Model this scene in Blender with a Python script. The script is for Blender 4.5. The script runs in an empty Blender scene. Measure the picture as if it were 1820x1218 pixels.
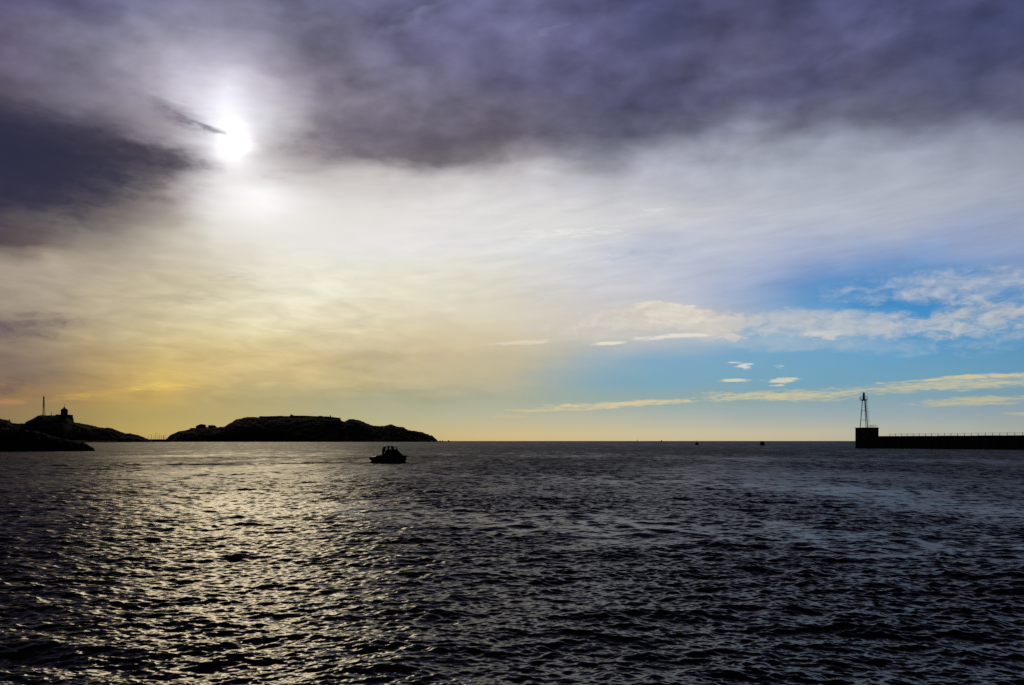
import bpy, bmesh, math, random
import numpy as np
from mathutils import Vector, Matrix, noise as mnoise
from math import radians as R, sin, cos, tan, atan, atan2, pi, sqrt, exp, degrees

random.seed(7)
rng = np.random.default_rng(11)
S = bpy.context.scene
C = S.collection

# ------------------------------------------------------------------ camera
F = 1576.0                 # focal length in photo pixels (photo 1820 wide)
CX, HY = 910.0, 784.0      # image centre column, horizon row
CAMZ = 4.0
cd = bpy.data.cameras.new('camera')
cam = bpy.data.objects.new('camera', cd); C.objects.link(cam)
cam.location = (0, 0, CAMZ); cam.rotation_euler = (R(90), 0, 0)
cd.sensor_width = 36.0; cd.lens = 36.0*F/1820.0
cd.shift_y = (HY-609.0)/1820.0
cd.clip_start = 0.5; cd.clip_end = 300000
S.camera = cam

def PX(x, D): return (x-CX)/F*D          # lateral metres at distance D
def PZ(y, D): return CAMZ+(HY-y)/F*D     # height at distance D
def PAE(x, y):                           # photo position -> azimuth, elevation (degrees) of that bit of sky
    a = atan((x-CX)/F)
    return degrees(a), degrees(atan((HY-y)/F*cos(a)))

# ------------------------------------------------------------------ helpers
class MB:
    def __init__(s): s.v = []; s.f = []
    def add(s, vs, fs):
        o = len(s.v); s.v += [tuple(v) for v in vs]; s.f += [tuple(i+o for i in f) for f in fs]
    def box(s, x0, x1, y0, y1, z0, z1):
        s.add([(x0,y0,z0),(x1,y0,z0),(x1,y1,z0),(x0,y1,z0),(x0,y0,z1),(x1,y0,z1),(x1,y1,z1),(x0,y1,z1)],
              [(0,3,2,1),(4,5,6,7),(0,1,5,4),(1,2,6,5),(2,3,7,6),(3,0,4,7)])
    def bar(s, a, b, r, r2=None, n=8, caps=True):
        a = Vector(a); b = Vector(b); r2 = r if r2 is None else r2
        d = (b-a).normalized()
        u = d.cross(Vector((0,0,1)) if abs(d.z) < .9 else Vector((1,0,0))).normalized(); w = d.cross(u)
        vs = [a+(u*cos(2*pi*i/n)+w*sin(2*pi*i/n))*r for i in range(n)]+[b+(u*cos(2*pi*i/n)+w*sin(2*pi*i/n))*r2 for i in range(n)]
        fs = [(i, (i+1)%n, n+(i+1)%n, n+i) for i in range(n)]
        if caps: fs += [tuple(range(n-1,-1,-1)), tuple(range(n, 2*n))]
        s.add(vs, fs)
    def path(s, pts, r, n=8):
        for a, b in zip(pts[:-1], pts[1:]): s.bar(a, b, r, n=n)
    def lathe(s, prof, n=24, c=(0,0)):
        o = []
        for (r, z) in prof: o += [(c[0]+r*cos(2*pi*i/n), c[1]+r*sin(2*pi*i/n), z) for i in range(n)]
        fs = []
        for k in range(len(prof)-1):
            fs += [(k*n+i, k*n+(i+1)%n, (k+1)*n+(i+1)%n, (k+1)*n+i) for i in range(n)]
        fs += [tuple(range(n-1,-1,-1)), tuple((len(prof)-1)*n+i for i in range(n))]
        s.add(o, fs)
    def prism(s, poly, y0, y1):            # polygon in xz, extruded along y
        n = len(poly)
        s.add([(x,y0,z) for x,z in poly]+[(x,y1,z) for x,z in poly],
              [tuple(range(n)), tuple(range(2*n-1,n-1,-1))]+[(i, n+i, n+(i+1)%n, (i+1)%n) for i in range(n)])
    def loft(s, rings, closed=False):
        n = len(rings[0]); o = []
        for r in rings: o += r
        fs = []
        for k in range(len(rings)-1):
            for i in range(n if closed else n-1):
                j = (i+1) % n
                fs.append((k*n+i, k*n+j, (k+1)*n+j, (k+1)*n+i))
        s.add(o, fs)
    def build(s, name, mat, parent=None, smooth=False, bevel=0):
        me = bpy.data.meshes.new(name); me.from_pydata(s.v, [], s.f); me.update()
        bm = bmesh.new(); bm.from_mesh(me); bmesh.ops.recalc_face_normals(bm, faces=bm.faces); bm.to_mesh(me); bm.free()
        o = bpy.data.objects.new(name, me); C.objects.link(o)
        me.materials.append(mat)
        if smooth:
            for p in me.polygons: p.use_smooth = True
        if bevel:
            m = o.modifiers.new('bevel', 'BEVEL'); m.width = bevel; m.segments = 2; m.limit_method = 'ANGLE'
        if parent: o.parent = parent
        return o

def tag(o, label=None, cat=None, group=None, kind=None):
    if label: o['label'] = label
    if cat: o['category'] = cat
    if group: o['group'] = group
    if kind: o['kind'] = kind
    return o
def thing(name, loc, label, cat, rz=0, group=None):
    o = bpy.data.objects.new(name, None); C.objects.link(o)
    o.empty_display_size = 0.5
    o.location = loc; o.rotation_euler = (0, 0, rz)
    return tag(o, label, cat, group)

# ------------------------------------------------------------------ materials
def mat(name, c1, c2=None, scale=1.0, rough=.8, bump=0.0, metal=0.0, detail=6, stretch=(1,1,1), spec=.3):
    m = bpy.data.materials.new(name); m.use_nodes = True
    nt = m.node_tree; b = nt.nodes['Principled BSDF']
    b.inputs['Roughness'].default_value = rough; b.inputs['Metallic'].default_value = metal
    b.inputs['Specular IOR Level'].default_value = spec
    tc = nt.nodes.new('ShaderNodeTexCoord'); mp = nt.nodes.new('ShaderNodeMapping'); mp.inputs['Scale'].default_value = stretch
    nt.links.new(tc.outputs['Object'], mp.inputs['Vector'])
    n = nt.nodes.new('ShaderNodeTexNoise'); n.inputs['Scale'].default_value = scale; n.inputs['Detail'].default_value = detail
    nt.links.new(mp.outputs[0], n.inputs['Vector'])
    r = nt.nodes.new('ShaderNodeValToRGB')
    r.color_ramp.elements[0].position = .35; r.color_ramp.elements[1].position = .68
    r.color_ramp.elements[0].color = (*c1, 1); r.color_ramp.elements[1].color = (*(c2 or c1), 1)
    nt.links.new(n.outputs['Fac'], r.inputs['Fac']); nt.links.new(r.outputs[0], b.inputs['Base Color'])
    if bump:
        bn = nt.nodes.new('ShaderNodeBump'); bn.inputs['Distance'].default_value = bump; bn.inputs['Strength'].default_value = 1
        nt.links.new(n.outputs['Fac'], bn.inputs['Height']); nt.links.new(bn.outputs[0], b.inputs['Normal'])
    return m
M = {
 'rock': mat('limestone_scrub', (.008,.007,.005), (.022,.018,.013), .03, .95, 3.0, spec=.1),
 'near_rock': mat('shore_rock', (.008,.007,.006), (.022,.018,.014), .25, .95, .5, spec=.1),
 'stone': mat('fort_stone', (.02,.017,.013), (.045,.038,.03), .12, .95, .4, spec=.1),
 'roof': mat('tower_roof', (.04,.036,.034), (.07,.06,.055), .3, .8, .05),
 'concrete': mat('harbour_concrete', (.045,.042,.04), (.10,.095,.088), .35, .95, .06, stretch=(1,1,.35), spec=.1),
 'coping': mat('coping_concrete', (.08,.075,.07), (.14,.13,.12), .8, .9, .03, spec=.1),
 'steel': mat('galvanised_steel', (.06,.058,.05), (.12,.115,.1), 2.5, .6, .01, .4),
 'darksteel': mat('dark_painted_steel', (.025,.025,.026), (.06,.058,.055), 2.0, .6, .01),
 'red': mat('red_paint', (.34,.022,.010), (.46,.034,.016), 1.4, .55, .01),
 'glassred': mat('red_lens', (.22,.012,.008), (.27,.02,.012), 2.0, .15, 0, spec=.5),
 'gel': mat('hull_gelcoat', (.035,.038,.05), (.06,.062,.075), .9, .3, 0, spec=.5),
 'gelw': mat('cabin_gelcoat', (.025,.025,.027), (.045,.045,.048), 1.2, .35, 0, spec=.4),
 'canvas': mat('dark_canvas', (.012,.012,.014), (.025,.024,.027), 8, .9, .01),
 'black': mat('engine_black', (.012,.012,.013), (.03,.03,.032), 5, .4, 0),
 'alu': mat('mast_alloy', (.10,.09,.08), (.15,.14,.12), 1, .5, 0, .3),
 'farhull': mat('far_hull_paint', (.03,.03,.034), (.07,.068,.066), .8, .6, 0),
 'skin': mat('skin', (.18,.10,.07), (.23,.13,.09), 9, .6, 0),
 'cloth': mat('jacket_cloth', (.012,.014,.022), (.03,.032,.045), 14, .9, .004),
 'hair': mat('hair', (.012,.009,.007), (.03,.022,.016), 30, .6, .003),
}
def glass_mat():
    m = bpy.data.materials.new('window_glass'); m.use_nodes = True
    b = m.node_tree.nodes['Principled BSDF']
    b.inputs['Base Color'].default_value = (.75,.8,.8,1); b.inputs['Roughness'].default_value = .03
    b.inputs['Transmission Weight'].default_value = 1; b.inputs['IOR'].default_value = 1.05
    return m
M['glass'] = glass_mat()
M['tint'] = mat('tinted_glass', (.008,.009,.010), (.012,.013,.014), 1, .12, 0, spec=.3)

# ------------------------------------------------------------------ the sky (world, a function of azimuth and elevation)
XS = [0,130,260,330,390,450,540,650,780,910,1040,1170,1300,1430,1560,1690,1820]
TAB = [
(-260,'2e2e44 2e2e44 323248 343449 343449 343448 313146 303045 303046 2e2e44 2a2b42 262740 28283e 26273e 28293f 26273e 24253b'),
(-120,'434262 45446a 4b4b6a 4f4f70 4e4e70 4f4f6f 4a4a68 474768 4a4a6a 4a4a6a 434366 383a5c 3b3a57 363958 3f4061 3a3c5a 353956'),
(0,  '585476 605e7e 70708c 767692 747492 767690 6c6c86 646488 74759a 707096 626288 4c5076 565474 464a74 5a5c84 505478 464c70'),
(60, '605670 747286 7a7a8a 928ea0 8c8a9c 807e90 727288 727088 605e80 70708e 626084 4c4e70 52506c 565674 5c5c7e 464c6c 42486a'),
(110,'665c74 767488 948e9e bcb6c4 b8b2c2 a09aa8 7c7688 78768c 625e7a 646282 5e5c7c 565674 60607a 525270 5c5c7a 4c5070 4a4c6a'),
(160,'645a6a 807e8c 8c8492 c4beca e6e4ec cec8d2 968c9c 807a8a 706e84 5e5c76 585874 565672 585874 525270 5c5c74 545672 62627c'),
(205,'3c384e 5a5666 9e949e 8c8490 d2d2d8 f4f4f8 968e96 827c8a 767280 6e6878 58586e 54546e 5e5e74 626278 686a7e 5c5e76 5c5e76'),
(245,'34324a 3c384c 6e6470 beb4b8 eaeaf0 dedcde 827a82 6c6474 68606e 6a6470 5c5c6e 6c6e80 868898 9296a6 9296a6 8a8ea0 8c90a2'),
(285,'2e3048 36364a 4e4656 6e6670 d8d6da c8beba a8a0a0 807880 766e76 969096 8c8c98 a0a2ae aaaeba aab0be a6acba a2a8b8 9ea2b2'),
(320,'323248 3a3a4c 6e666c a09494 d2cdce f0eef0 ccc6c2 d2ccc8 c6c2c2 ccc8ca bebec6 b8bac4 b4b8c4 acb2c0 acb2be a8aebc 9ea4b6'),
(360,'363246 484450 807472 aaa09a e8e6e4 f6f6f8 e6e4e2 deDad6 dedcda d8d6d6 d0ced2 c4c6cc bec0c8 b4b8c4 b0b6c2 acb2c0 a0a8ba'),
(400,'463e4c 706866 968c82 c8c0b4 e4e0d8 e8e5e0 e6e3de e4e2de e2e0de dedcda d6d6d6 cecED2 c0c2cc b8becc b0b8ca 9ea6c0 94a2be'),
(440,'544a50 645856 c4bcac cec6b8 dcd8cc e6e3dc e6e4df e6e4e1 e4e2e0 dedede d4d6da b6bece bcc2d0 aab2cc 96a6c8 92a4c8 8ca0c4'),
(480,'a89a8c b2a694 c4baa6 cac2b0 cec6b6 dcd7cc e8e6de e4e2dc e0deda dad8d8 ced0d6 c0c6d2 a8b2ca 8aa0c8 6492c4 6492c4 7896be'),
(520,'a09080 b4a894 bcb098 c6bca6 d4cdb8 e4e0d0 eae7da e6e2d6 deDace d6d2ce ceccce c4c6ce a0b0ce 508cc4 3c88c4 4c8cc4 5c90c0'),
(560,'766868 b0a084 ccc0a4 d4cab0 dcd4be e8e2ce e6e0ce ded6c4 dad2c2 d4cec2 cec8c2 c4c2c4 aab4c4 6ea0c8 3288c4 3c8cc4 468cc4'),
(600,'7c6e6a 948470 beae88 cebe96 d6c8a0 ded1ac dccfb0 d0c4a8 d2c6ac cec4b0 c4c0b6 b4bac0 96b0c8 7ea6c4 6aa0c8 5496c4 5092c0'),
(640,'907c6a b09874 c4ac7a ccb682 d4be8a d4be8c ccb88c b8ac8e ccb892 beb49e a0b0b8 7ea8c2 74a4c4 6ea2c4 68a0c4 649cbe 6298ba'),
(680,'6a5a58 806c58 dcba64 d6b870 ccb47a c8b682 c4b486 c4b486 bab08e b4b098 8ca8b2 7ca6b8 7aa6ba 76a4ba 72a0b8 72a0b8 6e9ab2'),
(710,'a07a54 a88a54 c4a058 b29c64 b0a070 aca076 aaa480 a6a68a a6a890 a8ac98 96aaa4 92a8a6 8ca6a8 88a4aa 84a2ac 84a2ac 809ea8'),
(740,'807058 968658 ac9a60 b2a066 b4a46c b4a672 b0aa7e b2b088 b8b48c bab690 b6b696 aeb49c a6b0a0 a2aea0 9eaca2 9aa8a0 96a49e'),
(770,'80704c a08a54 baa45c bca664 beaa6c beaa6e beac70 c2b074 c8b67c d0bc7e cebe84 ccc08c c8be8e c2ba8e bab692 b4b292 acac8c'),
(784,'806c48 a48650 c09e58 c2a05e c4a462 c4a464 c4a666 c8ac6a ceb272 d4b876 d2ba7c d0bc84 ccba86 c6b688 bcb28a b6ae8a acaa86'),
]
def s2l(c):
    c = c/255.0
    return c/12.92 if c <= .04045 else ((c+.055)/1.055)**2.4
TY = np.array([r[0] for r in TAB], float)
TC = np.array([[[s2l(int(h[i:i+2],16)) for i in (0,2,4)] for h in r[1].split()] for r in TAB])
# towards the right the air above the horizon is a little less yellow
for j in (-3, -2, -1):
    for i in range(6, 17):
        f = min((i-6)/3, 1)
        TC[j, i] *= np.array([1-.035*f, 1-.02*f, 1+(.18 if j == -3 else .26)*f])
def sample(px, py):
    px = min(max(px, 0), 1820); py = min(max(py, TY[0]), TY[-1])
    j = min(int(np.searchsorted(TY, py, 'right'))-1, len(TY)-2); tj = (py-TY[j])/(TY[j+1]-TY[j])
    i = min(int(np.searchsorted(XS, px, 'right'))-1, len(XS)-2); ti = (px-XS[i])/(XS[i+1]-XS[i])
    a = TC[j,i]*(1-ti)+TC[j,i+1]*ti; b = TC[j+1,i]*(1-ti)+TC[j+1,i+1]*ti
    return a*(1-tj)+b*tj

# creamier cloud left of centre
for j in range(13, 18):
    for i in range(2, 10):
        TC[j, i] *= np.array([1.015, 1.0, .90])

w = bpy.data.worlds.new("World"); S.world = w; w.use_nodes = True
nt = w.node_tree; nt.nodes.clear()
class V:
    def __init__(s, x): s.x = x
    def __add__(a, b): return mth('ADD', a, b)
    __radd__ = __add__
    def __sub__(a, b): return mth('SUBTRACT', a, b)
    def __rsub__(a, b): return mth('SUBTRACT', b, a)
    def __mul__(a, b): return mth('MULTIPLY', a, b)
    __rmul__ = __mul__
    def __truediv__(a, b): return mth('DIVIDE', a, b)
    def __pow__(a, b): return mth('POWER', a, b)
def put(sock, v):
    if isinstance(v, V): nt.links.new(v.x, sock)
    else: sock.default_value = v
def mth(op, a, b=None, c=None, clamp=False):
    n = nt.nodes.new('ShaderNodeMath'); n.operation = op; n.use_clamp = clamp
    put(n.inputs[0], a)
    if b is not None: put(n.inputs[1], b)
    if c is not None: put(n.inputs[2], c)
    return V(n.outputs[0])
def sstep(v, lo, hi):
    n = nt.nodes.new('ShaderNodeMapRange'); n.interpolation_type = 'SMOOTHSTEP'
    put(n.inputs['Value'], v); n.inputs['From Min'].default_value = lo; n.inputs['From Max'].default_value = hi
    return V(n.outputs['Result'])
def lstep(v, lo, hi):
    n = nt.nodes.new('ShaderNodeMapRange')
    put(n.inputs['Value'], v); n.inputs['From Min'].default_value = lo; n.inputs['From Max'].default_value = hi
    return V(n.outputs['Result'])
def mixc(f, a, b, mode='MIX'):
    n = nt.nodes.new('ShaderNodeMix'); n.data_type = 'RGBA'; n.blend_type = mode; n.clamp_factor = True
    put(n.inputs[0], f)
    for s_, v in ((n.inputs[6], a), (n.inputs[7], b)):
        if isinstance(v, V): nt.links.new(v.x, s_)
        else: s_.default_value = (*v, 1)
    return V(n.outputs[2])
def scalec(c, k):
    n = nt.nodes.new('ShaderNodeVectorMath'); n.operation = 'SCALE'
    nt.links.new(c.x, n.inputs[0]); put(n.inputs['Scale'], k)
    return V(n.outputs[0])
def comb(x, y, z):
    n = nt.nodes.new('ShaderNodeCombineXYZ')
    for i, v in enumerate((x, y, z)): put(n.inputs[i], v)
    return V(n.outputs[0])
def nz(vec, scale, detail=5, rough=.55, dist=0.0, off=0.0, out='Fac'):
    n = nt.nodes.new('ShaderNodeTexNoise'); n.noise_dimensions = '3D'
    o_ = nt.nodes.new('ShaderNodeVectorMath'); o_.operation = 'ADD'; nt.links.new(vec.x, o_.inputs[0]); o_.inputs[1].default_value = (off*.37, off*.71, off)
    nt.links.new(o_.outputs[0], n.inputs['Vector'])
    n.inputs['Scale'].default_value = scale; n.inputs['Detail'].default_value = detail
    n.inputs['Roughness'].default_value = rough; n.inputs['Distortion'].default_value = dist
    return V(n.outputs[out])
tcn = nt.nodes.new('ShaderNodeTexCoord')
sep = nt.nodes.new('ShaderNodeSeparateXYZ'); nt.links.new(tcn.outputs['Generated'], sep.inputs[0])
dx, dy, dz = (V(sep.outputs[i]) for i in range(3))
az = mth('ARCTAN2', dx, dy)*57.29578
el = mth('ARCSINE', mth('MAXIMUM', dz, 0.0))*57.29578
# unit-less cloud-plane style coordinates: stretched sideways
P1 = comb(az*0.1, el*0.2, dy)           # soft masses
P2 = comb(az*0.1, el*0.42, dy)          # layered streaks
damp = lstep(el, 0.4, 7.0)
n_a = nz(P1, 1.7, 4, .5, .3, 1.0); n_b = nz(P1, 1.7, 4, .5, .3, 5.0)
n_c = nz(P2, 3.0, 3, .5, .2, 9.0); n_d = nz(P2, 2.6, 3, .5, .2, 13.0)
wa = az+(n_a-.5)*3.2+(n_c-.5)*1.7
we = el+((n_b-.5)*2.1+(n_d-.5)*.95)*damp
AZW = 46.0
upos = lstep(wa, -AZW, AZW)
ELS = [0, .5, 1.6, 2.7, 3.8, 5.2, 6.7, 8.1, 9.5, 10.9, 12.3, 13.7, 15.0, 16.3, 17.6, 19.0, 20.6, 22.2, 24.0, 27.0, 31.0, 36.0, 44.0]
AZS = list(np.linspace(-AZW, AZW, 31))
rows = []
for e in ELS:
    n = nt.nodes.new('ShaderNodeValToRGB'); cr = n.color_ramp; cr.interpolation = 'CARDINAL' if False else 'LINEAR'
    for i, a in enumerate(AZS):
        ca = max(min(a, 44), -44)
        col = sample(CX+F*tan(R(max(min(a, 30.0), -30.0))), HY-F*tan(R(e))/cos(R(max(min(a,30.0),-30.0))))
        k = 1-.55*min(max((abs(a)-30)/16, 0), 1)
        col = [c*k for c in col]
        pos = (a+AZW)/(2*AZW)
        if i == 0: el_ = cr.elements[0]; el_.position = 0
        elif i == len(AZS)-1: el_ = cr.elements[-1]; el_.position = 1
        else: el_ = cr.elements.new(pos)
        el_.color = (*col, 1)
    nt.links.new(upos.x, n.inputs['Fac'])
    rows.append(V(n.outputs[0]))
sky = rows[0]
for i in range(1, len(ELS)):
    sky = mixc(lstep(we, ELS[i-1], ELS[i]), sky, rows[i])

# soft billows inside the cloud deck, stronger in the dark upper deck
deck = sstep(we, 13.5, 20.0)
bil = nz(P1, 3.2, 5, .5, .15, 21.0)
bil2 = nz(comb((az*.85+el*.5)*.09, (el*.85-az*.5)*.15, dy), 2.4, 4, .5, .2, 33.0)
sky = scalec(sky, 1+((bil-.5)*1.25+(bil2-.5)*.9)*(deck*.9+.04)*sstep(mth('ABSOLUTE', az+17.6)+mth('ABSOLUTE', el-15.5), 4.0, 14.0))
sky = mixc(deck*.8, sky, mixc(1.0, sky, (.95, .96, 1.0), 'MULTIPLY'))
lay = nz(comb(az*.1, el*.36+az*.012, dy), 4.2, 5, .52, .5, 41.0)
warm = sstep(az, 2.0, -12.0)*sstep(el, 1.2, 3.5)*sstep(el, 14.0, 8.0)
sky = scalec(sky, 1+(lay-.5)*.55*warm)

lay2 = nz(comb(az*.07+el*.02, el*.5-az*.06, dy), 4.0, 5, .55, .4, 63.0)
mid = sstep(el, 7.0, 9.5)*sstep(el, 17.0, 14.0)*sstep(az, -14.0, 2.0)
sky = scalec(sky, 1+(lay2-.5)*.30*mid)
# separate clouds: long ellipses with ragged edges  (x0,y0)-(x1,y1) axis in the photo, half thickness px
nf = (nz(comb(az*.1, el*.22, dy), 9.0, 6, .62, .5, 51.0)-.5)*4.0
nl = (nz(comb(az*.1-.03, el*.22+.05, dy), 9.0, 3, .5, .5, 51.0)-.5)*4.0   # same field a little lower: light and shade of the puffs
nf2 = (nz(comb(az*.085, el*.62, dy), 12.0, 6, .64, .4, 57.0)-.5)*4.0
az2 = az+(n_c-.5)*5.0+nf*.22
el2 = el+(n_d-.5)*1.5+nf*.05
el3 = el+(n_d-.5)*.5
def cloud(x0, y0, x1, y1, hpx, col, dens=1.0, ragged=.9, soft=.9, fine=False, shade=0.0, bias=0.0, rigid=False):
    global sky
    a0, e0 = PAE(x0, y0); a1, e1 = PAE(x1, y1)
    ac, ec = (a0+a1)/2, (e0+e1)/2; hw = (a1-a0)/2; sl = (e1-e0)/(a1-a0); hh = hpx/F*57.3
    A = az if rigid else az2; E = el if rigid else (el3 if fine else el2)
    u = (A-ac)*(1/hw); v = (E-ec-(A-ac)*sl)*(1/hh)
    env = 1-u*u-v*v
    m = sstep(env+(nf2 if fine else nf)*ragged+bias, 0.0, soft)*dens
    c = tuple(s2l(k) for k in col)
    cc = V_color(c)
    if shade: cc = scalec(cc, 1+(nf-nl)*shade)
    sky = mixc(m, sky, cc)
def V_color(c):
    n = nt.nodes.new('ShaderNodeRGB'); n.outputs[0].default_value = (*c, 1)
    return V(n.outputs[0])
# lighter and darker masses of the upper deck
cloud(1270, 112, 1410, 95, 42, (108,106,130), .5, .5, 2.4)
cloud(1455, 140, 1640, 10, 16, (102,106,142), .5, .5, 2.2)
cloud(1700, 156, 1900, 140, 24, (102,102,128), .5, .6, 2.2)
cloud(1520, 205, 1700, 190, 24, (108,109,128), .4, .6, 2.2)
cloud(680, 70, 800, -20, 24, (138,140,174), .55, .5, 2.2)
cloud(930, 84, 1030, 26, 7, (136,136,170), .55, .5, 1.9)
cloud(640, 150, 820, 50, 26, (90,88,122), .5, .5, 2.2)
cloud(1560, 90, 1900, 40, 40, (66,72,108), .5, .5, 2.2)
cloud(1090, 60, 1240, 10, 40, (70,76,114), .5, .5, 2.2)
# warm veil reaching right over the low blue
cloud(560, 662, 1070, 636, 40, (196,186,158), .6, .55, 1.7)
cloud(820, 690, 1010, 682, 12, (190,180,150), .4, .6, 1.8)
# upper right veil and broken cloud over the blue gap
cloud(1470, 523, 1960, 486, 30, (184,188,198), .8, .75, 1.9, bias=.2, shade=.08)
cloud(1590, 577, 1960, 546, 36, (190,190,188), .85, .75, 1.8, bias=.25, shade=.1)
cloud(1660, 615, 1900, 585, 28, (150,176,198), .7, .9, 1.8)
cloud(900, 578, 1400, 572, 34, (206,200,190), .9, .45, 1.5, bias=.25, shade=.06)
cloud(1020, 562, 1350, 577, 28, (208,202,193), .95, .6, .6, bias=.25, shade=.07)
cloud(1130, 553, 1250, 557, 18, (218,211,199), .85, .7, .6, bias=.1, shade=.07)
cloud(1050, 592, 1330, 592, 9, (176,182,190), .6, .6, 1.6)
cloud(1250, 572, 1720, 584, 24, (186,191,197), .9, .7, 1.6, bias=.4, shade=.05)
cloud(1100, 600, 1720, 618, 14, (164,184,199), .8, .5, 1.8, bias=.2)
cloud(1440, 594, 1510, 598, 11, (206,204,200), .8, 1.0, .9, True)
# thin bright lens clouds
cloud(858, 611, 1000, 605, 5, (222,212,192), .8, .6, 1.1, True)
cloud(1050, 614, 1114, 610, 4.5, (232,224,206), .9, .45, .9, True)
cloud(1130, 604, 1270, 593, 5, (228,222,210), .9, .55, 1.0, True)
cloud(1288, 646, 1324, 651, 5.5, (218,216,208), .9, 1.0, 1.0, True)
cloud(1370, 651, 1396, 652, 3, (200,206,204), .6, .9, 1.0, True)
cloud(1256, 677, 1356, 675, 4.5, (220,210,182), .9, .8, 1.0, True)
cloud(1354, 676, 1438, 674, 4.5, (216,208,184), .9, .9, 1.0, True)
cloud(1376, 684, 1412, 682, 3, (212,204,180), .7, .9, 1.0, True)
# the long low band
cloud(950, 723, 1290, 711, 6, (212,198,158), .95, .8, 1.0, True)
cloud(880, 730, 1080, 724, 3, (208,194,152), .8, .7, 1.0, True)
cloud(1245, 706, 1580, 698, 13, (202,192,156), .85, .9, 1.4, True)
cloud(1230, 703, 1450, 704, 9, (206,196,160), .75, .9, 1.2, True)
cloud(1440, 698, 1960, 668, 12, (202,193,158), .85, .8, 1.5, True, bias=.1)
cloud(1540, 682, 1960, 656, 5, (206,196,160), .9, .8, 1.0, True)
cloud(1600, 717, 1900, 710, 8, (198,188,150), .75, 1.1, 1.3, True)
cloud(1740, 735, 1880, 733, 4, (194,184,150), .6, .9, 1.2, True)
cloud(860, 742, 960, 738, 3, (206,188,140), .5, .9, 1.2, True)
cloud(880, 420, 1120, 408, 11, (231,230,228), .7, 1.3, 1.4, True)
cloud(1130, 374, 1210, 371, 6, (222,221,220), .6, 1.2, 1.3, True)
cloud(1040, 456, 1240, 444, 11, (160,176,206), .4, 1.1, 1.8)
cloud(1270, 398, 1400, 390, 8, (164,176,202), .4, 1.1, 1.8)
# gold patches low on the left
cloud(190, 692, 350, 684, 11, (238,202,104), .7, .8, 1.8, True)
cloud(90, 708, 220, 699, 9, (216,174,88), .6, .8, 1.8, True)
cloud(-60, 716, 80, 711, 8, (190,140,90), .6, .8, 1.8, True)
# grey streaks left of centre
cloud(-110, 592, 140, 572, 26, (92,78,90), .85, .6, 1.8, bias=.1)
cloud(-90, 694, 110, 676, 16, (98,82,84), .65, .7, 1.7)
cloud(-90, 650, 160, 640, 10, (124,106,98), .4, .8, 1.8)
cloud(300, 497, 490, 487, 9, (190,182,164), .5, 1.0, 1.8, True)
cloud(150, 537, 430, 527, 13, (176,164,142), .5, 1.1, 1.8, True)
cloud(570, 628, 760, 641, 15, (184,172,146), .45, 1.1, 1.9)
cloud(720, 637, 940, 627, 13, (188,180,160), .45, 1.1, 1.9)

# the sun behind thin cloud: two bright openings and their soft glow
def glow(x, y, sx, sy, amp, col=(1,1,1), tilt=0.0):
    global sky
    a, e = PAE(x, y); sx = sx/F*57.3; sy = sy/F*57.3
    v = el+(nf*.05)+(n_d-.5)*.8-e; u = az+(nf*.05)+(n_c-.5)*1.2-a+v*tilt
    q = (u*u)*(1/(2*sx*sx))+(v*v)*(1/(2*sy*sy))
    g = mth('EXPONENT', q*-1.0)*amp
    sky = mixc(1.0, sky, scalec(V_color(col), g), 'ADD')
# dark cloud bank left of the opening, and the lower edge of the deck right of it
cloud(-280, 226, 350, 302, 76, (36,39,64), .9, .28, 1.6, bias=.32)
cloud(-220, 330, 250, 345, 74, (42,42,66), .85, .4, 1.8)
cloud(40, 228, 396, 297, 24, (52,49,66), .85, .35, 1.5)
cloud(490, 250, 900, 266, 36, (100,93,108), .55, .9, 2.0)
glow(412, 254, 26, 30, .42, (1,.99,.97))
glow(421, 260, 15, 18, .3, (1,.99,.97))
glow(402, 203, 34, 26, .16, (1,.98,1))
glow(350, 140, 70, 50, .07, (1,.97,1))
cloud(430, 304, 660, 299, 8, (172,162,160), .5, .5, 1.9)
glow(446, 354, 50, 24, .14, (1,.98,.97))
# the dark wisp across the opening
cloud(215, 158, 410, 238, 25, (120,111,126), .8, .4, 1.7)
cloud(300, 190, 418, 248, 9, (96,88,102), .7, .5, 1.7)

# away from the lit part of the sky the overcast closes and darkens
rear = sstep(dy, .62, .15)
up = sstep(el, 30.0, 50.0)
cover = mth('MAXIMUM', rear, up)
ov = nz(comb(dx, dy, dz), 2.4, 5, .55, .4, 71.0)
ovc = scalec(V_color((.020,.0165,.020)), .6+ov*.8)
sky = mixc(cover, sky, ovc)

nish = nt.nodes.new('ShaderNodeTexSky'); nish.sky_type = 'NISHITA'; nish.sun_disc = False
SUN_AZ, SUN_EL = PAE(415, 262)
nish.sun_elevation = R(SUN_EL); nish.sun_rotation = R(SUN_AZ)
nish.air_density = 1; nish.dust_density = 1.5
WS = 0.08
final = mixc(.996, V(nish.outputs[0]), scalec(sky, 1/WS))
bg = nt.nodes.new('ShaderNodeBackground'); nt.links.new(final.x, bg.inputs['Color']); bg.inputs['Strength'].default_value = WS
out = nt.nodes.new('ShaderNodeOutputWorld'); nt.links.new(bg.outputs[0], out.inputs['Surface'])
w.cycles.sampling_method = 'MANUAL'; w.cycles.sample_map_resolution = 512

# sun lamp, veiled by cloud
sd = bpy.data.lights.new('sun', 'SUN'); sd.energy = 0.21; sd.angle = R(13); sd.color = (1, .80, .48)
so = bpy.data.objects.new('sun', sd); C.objects.link(so)
sdir = Vector((sin(R(SUN_AZ))*cos(R(SUN_EL)), cos(R(SUN_AZ))*cos(R(SUN_EL)), sin(R(SUN_EL))))
so.rotation_euler = sdir.to_track_quat('Z', 'Y').to_euler(); so.location = sdir*200

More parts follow.
